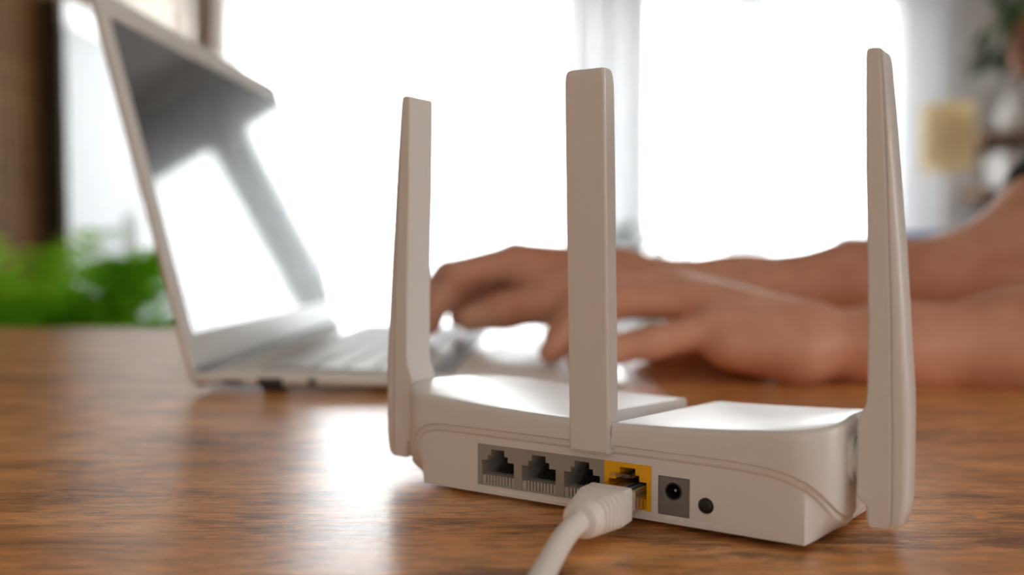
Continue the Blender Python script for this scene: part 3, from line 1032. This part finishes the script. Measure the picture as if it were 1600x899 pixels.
F.chain([A(945, 455, 0.650), A(862, 474, 0.628), A(790, 486, 0.622), A(734, 499, 0.620)], [0.0165, 0.0135, 0.0108, 0.0088], 0.010)
F.cone(A(880, 462, 0.634), A(822, 432, 0.650), 0.012, 0.008, 0.012)              # web of the thumb
# ---- near hand (left), little finger towards the camera
wl = A(1272, 538, 0.535)
mcp = [A(1058, 452, 0.590), A(1052, 453, 0.570), A(1078, 474, 0.549), A(1120, 512, 0.530)]
for p_, r_ in zip(mcp, (0.0125, 0.0125, 0.0125, 0.012)):
    F.cone(wl * 0.93 + p_ * 0.07, p_, 0.0165, r_, 0.012)
F.cone(A(1240, 552, 0.522), A(1140, 543, 0.522), 0.0165, 0.0125, 0.014)          # heel of the hand
F.cone(A(1215, 530, 0.560), A(1110, 500, 0.562), 0.016, 0.012, 0.014)
fing = [(mcp[0], A(968, 452, 0.600), A(915, 480, 0.603), A(885, 510, 0.604), 0.0098),
        (mcp[1], A(955, 455, 0.573), A(898, 490, 0.574), A(868, 526, 0.575), 0.0102),
        (mcp[2], A(966, 470, 0.548), A(898, 510, 0.545), A(861, 549, 0.543), 0.0102),
        (mcp[3], A(1016, 536, 0.520), A(950, 548, 0.520), A(904, 562, 0.520), 0.0092)]
for a, b_, c, d, r_ in fing:
    F.chain([a, b_, c, d], [r_ * 1.12, r_, r_ * 0.92, r_ * 0.8], 0.004)
F.chain([A(1215, 535, 0.575), A(1130, 545, 0.600), A(1060, 545, 0.612), A(1010, 545, 0.618)], [0.016, 0.0125, 0.0105, 0.0085], 0.010)
# ---- head, looking at the screen
hc = np.array((0.555, 0.556, 0.515))
F.ball(hc + (0.018, 0, 0.025), (0.098, 0.077, 0.092), 0.02)
F.ball(hc + (-0.030, 0, -0.035), (0.060, 0.060, 0.080), 0.03)
F.ball(hc + (-0.060, 0, -0.090), (0.026, 0.030, 0.022), 0.02)
F.cone(hc + (-0.082, 0, 0.012), hc + (-0.104, 0, -0.030), 0.008, 0.013, 0.012)   # nose
F.ball(hc + (-0.086, 0, -0.060), (0.012, 0.024, 0.006), 0.006)                   # lips
F.ball(hc + (-0.083, 0, -0.071), (0.012, 0.020, 0.006), 0.006)
for s_ in (-1, 1):
    F.cut(hc + (-0.088, 0.031 * s_, 0.008), (0.016, 0.017, 0.011), 0.010)
    F.ball(hc + (0.010, 0.078 * s_, -0.012), (0.018, 0.009, 0.032), 0.006)
me = skinF.mesh('skin')
me.materials.append(M['skin'])
me.transform(Matrix.Translation(-PB))
person = bpy.data.objects.new('person', me)
COL.objects.link(person)
person.location = PB
tag(person, 'person in a dark short-sleeved top typing with both bare forearms on the desk', 'person')
sm = person.modifiers.new('smooth', 'SMOOTH'); sm.factor, sm.iterations = 0.5, 3

shF = Field((0.30, 0.24, -0.33), (0.82, 0.88, 0.42), 0.005)
add_torso(shF, 0.006)
er, sr, el, sl_ = add_arms(shF, 0.007, True)
X, Y, Z = np.meshgrid(*[shF.lo[k] + shF.h * np.arange(shF.n[k]) for k in range(3)], indexing='ij')
for e_, s_ in ((er, sr), (el, sl_)):       # hem of each sleeve, across the upper arm
    ax = (s_ - e_) / np.linalg.norm(s_ - e_)
    c_ = e_ + ax * 0.066
    side = (X - c_[0]) * ax[0] + (Y - c_[1]) * ax[1] + (Z - c_[2]) * ax[2]
    near = (X < 0.53) & (((Y > 0.56) if e_ is er else (Y <= 0.56)))
    shF.d = np.where(near, np.maximum(shF.d, -side), shF.d).astype(np.float32)
shF.d = np.maximum(shF.d, Z.astype(np.float32) + 0.35 * (X.astype(np.float32) - 0.6) - 0.325).astype(np.float32)   # neckline
me = shF.mesh('shirt')
me.materials.append(M['shirt'])
me.transform(Matrix.Translation(-PB))
o = bpy.data.objects.new('shirt', me); COL.objects.link(o); o.parent = person
sm = o.modifiers.new('smooth', 'SMOOTH'); sm.factor, sm.iterations = 0.5, 4
hF = Field((0.44, 0.45, 0.40), (0.72, 0.67, 0.70), 0.005)
hF.ball(hc + (0.026, 0, 0.034), (0.102, 0.084, 0.094), 0.01)
hF.cut(hc + (-0.085, 0, -0.03), (0.075, 0.10, 0.10), 0.01)
hF.cut(hc + (0.0, 0, -0.11), (0.10, 0.12, 0.09), 0.01)
me = hF.mesh('hair'); me.materials.append(M['hair']); me.transform(Matrix.Translation(-PB))
o = bpy.data.objects.new('hair', me); COL.objects.link(o); o.parent = person
for s_ in (-1, 1):
    bm = bmesh.new(); bmesh.ops.create_uvsphere(bm, u_segments=16, v_segments=10, radius=0.0115)
    me = bpy.data.meshes.new('eye'); bm.to_mesh(me); bm.free()
    o = finish('eye', me, M['eye'], person, 60)
    o.location = Vector(hc + (-0.076, 0.031 * s_, 0.008)) - PB

# ------------------------------------------------------------------ plants
def leaf_shape(mb, base, d, up, length, width, bend=0.3, n=4):
    """a thin bent pointed leaf"""
    d = Vector(d).normalized(); up = Vector(up)
    side = d.cross(up)
    if side.length < 1e-4: side = d.cross(Vector((1, 0, 0)))
    side.normalize(); up = side.cross(d).normalized()
    v = []
    for i in range(n + 1):
        t = i / n
        c = Vector(base) + d * (length * t) - up * (bend * length * t * t)
        w = width * math.sin(PI * min(1, 0.08 + 0.92 * t)) ** 0.8 * (1 - 0.25 * t) / 2 if i < n else 0.0004
        v += [tuple(c - side * w), tuple(c + up * w * 0.25), tuple(c + side * w)]
    f = []
    for i in range(n):
        a = 3 * i
        f += [(a, a + 1, a + 4, a + 3), (a + 1, a + 2, a + 5, a + 4)]
    mb.add(v, f)


def pot(root, r, h, m, z=0.0):
    o = MB().lathe([(r * 0.72, z), (r * 0.95, z + h * 0.85), (r * 1.05, z + h * 0.86), (r * 1.05, z + h), (r * 0.95, z + h), (r * 0.9, z + h * 0.9), (0.001, z + h * 0.9)], n=32).build('pot', m, root, smooth=40)
    MB().lathe([(r * 0.9, z + h * 0.88), (r * 0.9, z + h * 0.915), (0.001, z + h * 0.93)], n=24).build('soil', M['soil'], root)
    return o


# fern on a stool just beyond the far edge of the desk
rnd = random.Random(4)
FX, FY = -0.81, 1.70
stool = empty('plant_stool', (FX, FY, FLOOR))
tag(stool, 'small wooden stool under the green fern behind the desk', 'stool')
MB().lathe([(0.15, 0.28), (0.155, 0.29), (0.155, 0.31), (0.15, 0.32)], n=36).build('seat', M['brown'], stool, smooth=40)
for k in range(3):
    a = 2 * PI * k / 3 + 0.3
    MB().tube([(0.14 * math.cos(a), 0.14 * math.sin(a), 0), (0.10 * math.cos(a), 0.10 * math.sin(a), 0.29)], [0.012, 0.016], 12).build('leg', M['brown'], stool, smooth=60)
fern = empty('potted_fern', (FX, FY, FLOOR + 0.32))
fern.scale = (1.3, 1.3, 1.3)
tag(fern, 'bright green leafy fern in a pot behind the left end of the desk', 'plant')
pot(fern, 0.11, 0.20, M['terracotta'])
for k in range(90):
    a = rnd.random() * 2 * PI
    L_ = rnd.uniform(0.20, 0.34)
    lift = rnd.uniform(0.25, 1.25)
    mb = MB()
    pts = []
    for i in range(12):
        t = i / 11
        rr = L_ * t * math.cos(lift) * 1.1 + 0.02
        pts.append(Vector((rr * math.cos(a), rr * math.sin(a), 0.185 + L_ * t * math.sin(lift) - 0.16 * L_ * (t * 1.2) ** 3)))
    mb.tube(pts, [0.0022 * (1 - 0.7 * i / 11) for i in range(12)], 5)
    for i in range(2, 12):
        d = (pts[i] - pts[i - 1]).normalized()
        sd = d.cross(Vector((0, 0, 1))).normalized()
        ll = 0.062 * math.sin(PI * (0.15 + 0.8 * i / 12)) + 0.012
        for s_ in (-1, 1):
            leaf_shape(mb, pts[i], sd * s_ + d * 0.6 + Vector((0, 0, 0.15)), (0, 0, 1), ll, 0.026, 0.25, 3)
    mb.build('frond', M['leaf'], fern, smooth=60)


def bushy(name, loc, label, r, h, hpot, n, leaf_l, m, pm, spread=0.5, seed=0, zmin=0.3):
    rnd = random.Random(seed)
    root = empty(name, loc)
    tag(root, label, 'plant')
    pot(root, r, hpot, pm)
    for k in range(n):
        a = rnd.random() * 2 * PI
        zz = hpot + (h - hpot) * rnd.uniform(zmin, 0.85)
        rr = spread * rnd.uniform(0.1, 0.6)
        tip = Vector((rr * math.cos(a), rr * math.sin(a), zz))
        mb = MB()
        mb.tube(smooth_path([(0.02 * math.cos(a), 0.02 * math.sin(a), hpot * 0.9), (tip.x * 0.3, tip.y * 0.3, hpot + (zz - hpot) * 0.6), tuple(tip)], 4), 0.004, 6)
        st = mb.build('stem', M['stem'], root, smooth=60)
        for j in range(3):
            b_ = a + rnd.uniform(-1.2, 1.2)
            lm = MB()
            leaf_shape(lm, tip, (math.cos(b_), math.sin(b_), rnd.uniform(-0.1, 0.9)), (0, 0, 1), leaf_l * rnd.uniform(0.7, 1.1), leaf_l * 0.38, 0.35, 5)
            lm.build('leaf', m, st, smooth=60)
    return root


bushy('potted_plant', (0.70, 4.80, FLOOR), 'dark green potted plant on the floor by the gathered pale curtain', 0.13, 1.0, 0.26, 26, 0.17, M['leaf_dark'], M['ceramic'], 0.36, 3, 0.45)

# ------------------------------------------------------------------ left wall furniture
cx = XL + 0.07
cb = empty('tall_cabinet', (XL + 0.047, 4.0, FLOOR))
tag(cb, 'tall flat white cabinet against the left wall behind the laptop lid', 'cabinet')
ch = 1.72
MB().box(-0.022, 0.05, -0.46, 0.75, 0, ch).build('carcass', M['dark_wood'], cb)
for y0, y1 in ((-0.455, 0.145), (0.15, 0.745)):
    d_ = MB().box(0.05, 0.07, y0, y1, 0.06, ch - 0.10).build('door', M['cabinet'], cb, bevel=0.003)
    MB().box(0.07, 0.085, (y1 - 0.05) if y0 < 0 else y0 + 0.03, (y1 - 0.035) if y0 < 0 else y0 + 0.045, 0.75, 0.95).build('handle', M['alu'], d_)
MB().box(0.05, 0.072, -0.46, 0.75, ch - 0.095, ch).build('top_panel', M['alu_side'], cb)

# ------------------------------------------------------------------ right background
lp = at(1480, 215, 4.75)
lamp = empty('floor_lamp', (lp.x, lp.y, FLOOR))
tag(lamp, 'floor lamp with a beige drum shade standing by the window', 'lamp')
zc = lp.z - FLOOR
MB().lathe([(0.14, 0), (0.145, 0.008), (0.14, 0.02), (0.02, 0.03), (0.012, 0.04)], n=36).build('base', M['brass'], lamp, smooth=40)
MB().lathe([(0.010, 0.03), (0.010, zc + 0.10)], n=16).build('pole', M['brass'], lamp, smooth=60)
MB().lathe([(0.128, zc - 0.16), (0.124, zc + 0.16), (0.122, zc + 0.16), (0.126, zc - 0.16), (0.128, zc - 0.16)], n=40, caps=False).build('lamp_shade', M['shade'], lamp, smooth=60)
MB().box(-0.124, 0.124, -0.003, 0.003, zc + 0.095, zc + 0.10).box(-0.003, 0.003, -0.124, 0.124, zc + 0.095, zc + 0.10).build('shade_spider', M['brass'], lamp)

# open shelf unit on the right part of the window wall
s0 = at(1522, 210, 5.30)
shelf = empty('hanging_shelf', (s0.x + 0.4, 5.34, FLOOR))
tag(shelf, 'brown two-board shelf fixed to the grey wall at the right', 'shelf')
for zz in (s0.z - FLOOR - 0.30, s0.z - FLOOR):
    MB().box(-0.4, 0.4, -0.15, 0.155, zz - 0.04, zz).build('shelf_board', M['brown'], shelf, bevel=0.003)
for xx in (-0.25, 0.25):
    MB().box(xx - 0.012, xx + 0.012, 0.12, 0.155, s0.z - FLOOR - 0.45, s0.z - FLOOR - 0.04).build('bracket', M['brown'], shelf)
v0 = at(1588, 200, 5.30)
vase = tag(MB().lathe([(0.05, 0), (0.085, 0.05), (0.09, 0.11), (0.06, 0.17), (0.035, 0.20), (0.045, 0.23), (0.04, 0.23), (0.03, 0.20), (0.03, 0.10), (0.001, 0.09)], n=36).build('vase', M['ceramic'], smooth=50),
           'round white vase on the top board of the brown shelf', 'vase')
vase.location = (v0.x, 5.34, s0.z + 0.001)
vb = tag(MB().box(-0.10, 0.14, -0.12, 0.12, 0, 0.2).build('storage_box', M['ceramic'], bevel=0.006), 'white storage box on the shelf board below the vase', 'box')
vb.location = (v0.x, 5.34, s0.z - 0.30 + 0.001)

# hanging plant, top right
hp_ = at(1612, 72, 3.3)
hang = empty('hanging_plant', (hp_.x, hp_.y, hp_.z - 0.09))
tag(hang, 'dark trailing plant in a hanging terracotta pot at the top right', 'plant')
pot(hang, 0.085, 0.17, M['terracotta'])
for k in range(3):
    a = 2 * PI * k / 3
    MB().tube([(0.085 * math.cos(a), 0.085 * math.sin(a), 0.16), (0, 0, 0.55)], 0.002, 6).build('cord', M['brass'], hang)
MB().tube([(0, 0, 0.55), (0, 0, CEIL - hang.location.z)], 0.003, 6).build('cord', M['brass'], hang)
rnd = random.Random(9)
for k in range(34):
    a = rnd.random() * 2 * PI
    out = rnd.uniform(0.10, 0.19)
    drop = rnd.uniform(-0.16, 0.14)
    tip = Vector((out * math.cos(a), out * math.sin(a), 0.20 + drop))
    mb = MB(); mb.tube(smooth_path([(0, 0, 0.15), (tip.x * 0.6, tip.y * 0.6, 0.24), tuple(tip)], 4), 0.003, 6)
    st = mb.build('stem', M['stem'], hang, smooth=60)
    for j in range(3):
        b_ = a + rnd.uniform(-0.9, 0.9)
        lm = MB(); leaf_shape(lm, tip, (math.cos(b_), math.sin(b_), rnd.uniform(-1.0, 0.2)), (0, 0, 1), rnd.uniform(0.07, 0.12), 0.045, 0.3, 4)
        lm.build('leaf', M['leaf_dark'], st, smooth=60)

# blue armchair behind the person's arms
ac = at(1314, 366, 4.2)
chair = empty('armchair', (ac.x + 0.27, 4.2, FLOOR), 0.0)
tag(chair, 'blue armchair by the window, only its top showing above the forearm', 'armchair')
bh = ac.z - FLOOR
MB().box(-0.40, 0.40, -0.35, 0.35, 0.12, 0.30).build('seat_base', M['blue'], chair, bevel=0.03, seg=3)
MB().box(-0.29, 0.29, -0.20, 0.36, 0.30, 0.44).build('seat_cushion', M['blue'], chair, bevel=0.04, seg=3)
MB().box(-0.40, 0.40, -0.40, -0.22, 0.25, bh).build('backrest', M['blue'], chair, bevel=0.05, seg=4)
for sx in (-1, 1):
    MB().box(sx * 0.35 - 0.07, sx * 0.35 + 0.07, -0.3, 0.36, 0.25, 0.60).build('armrest', M['blue'], chair, bevel=0.04, seg=3)
    for sy in (-0.28, 0.28):
        MB().lathe([(0.015, 0), (0.025, 0.13)], (sx * 0.33, sy, 0), 14).build('leg', M['brown'], chair, smooth=60)
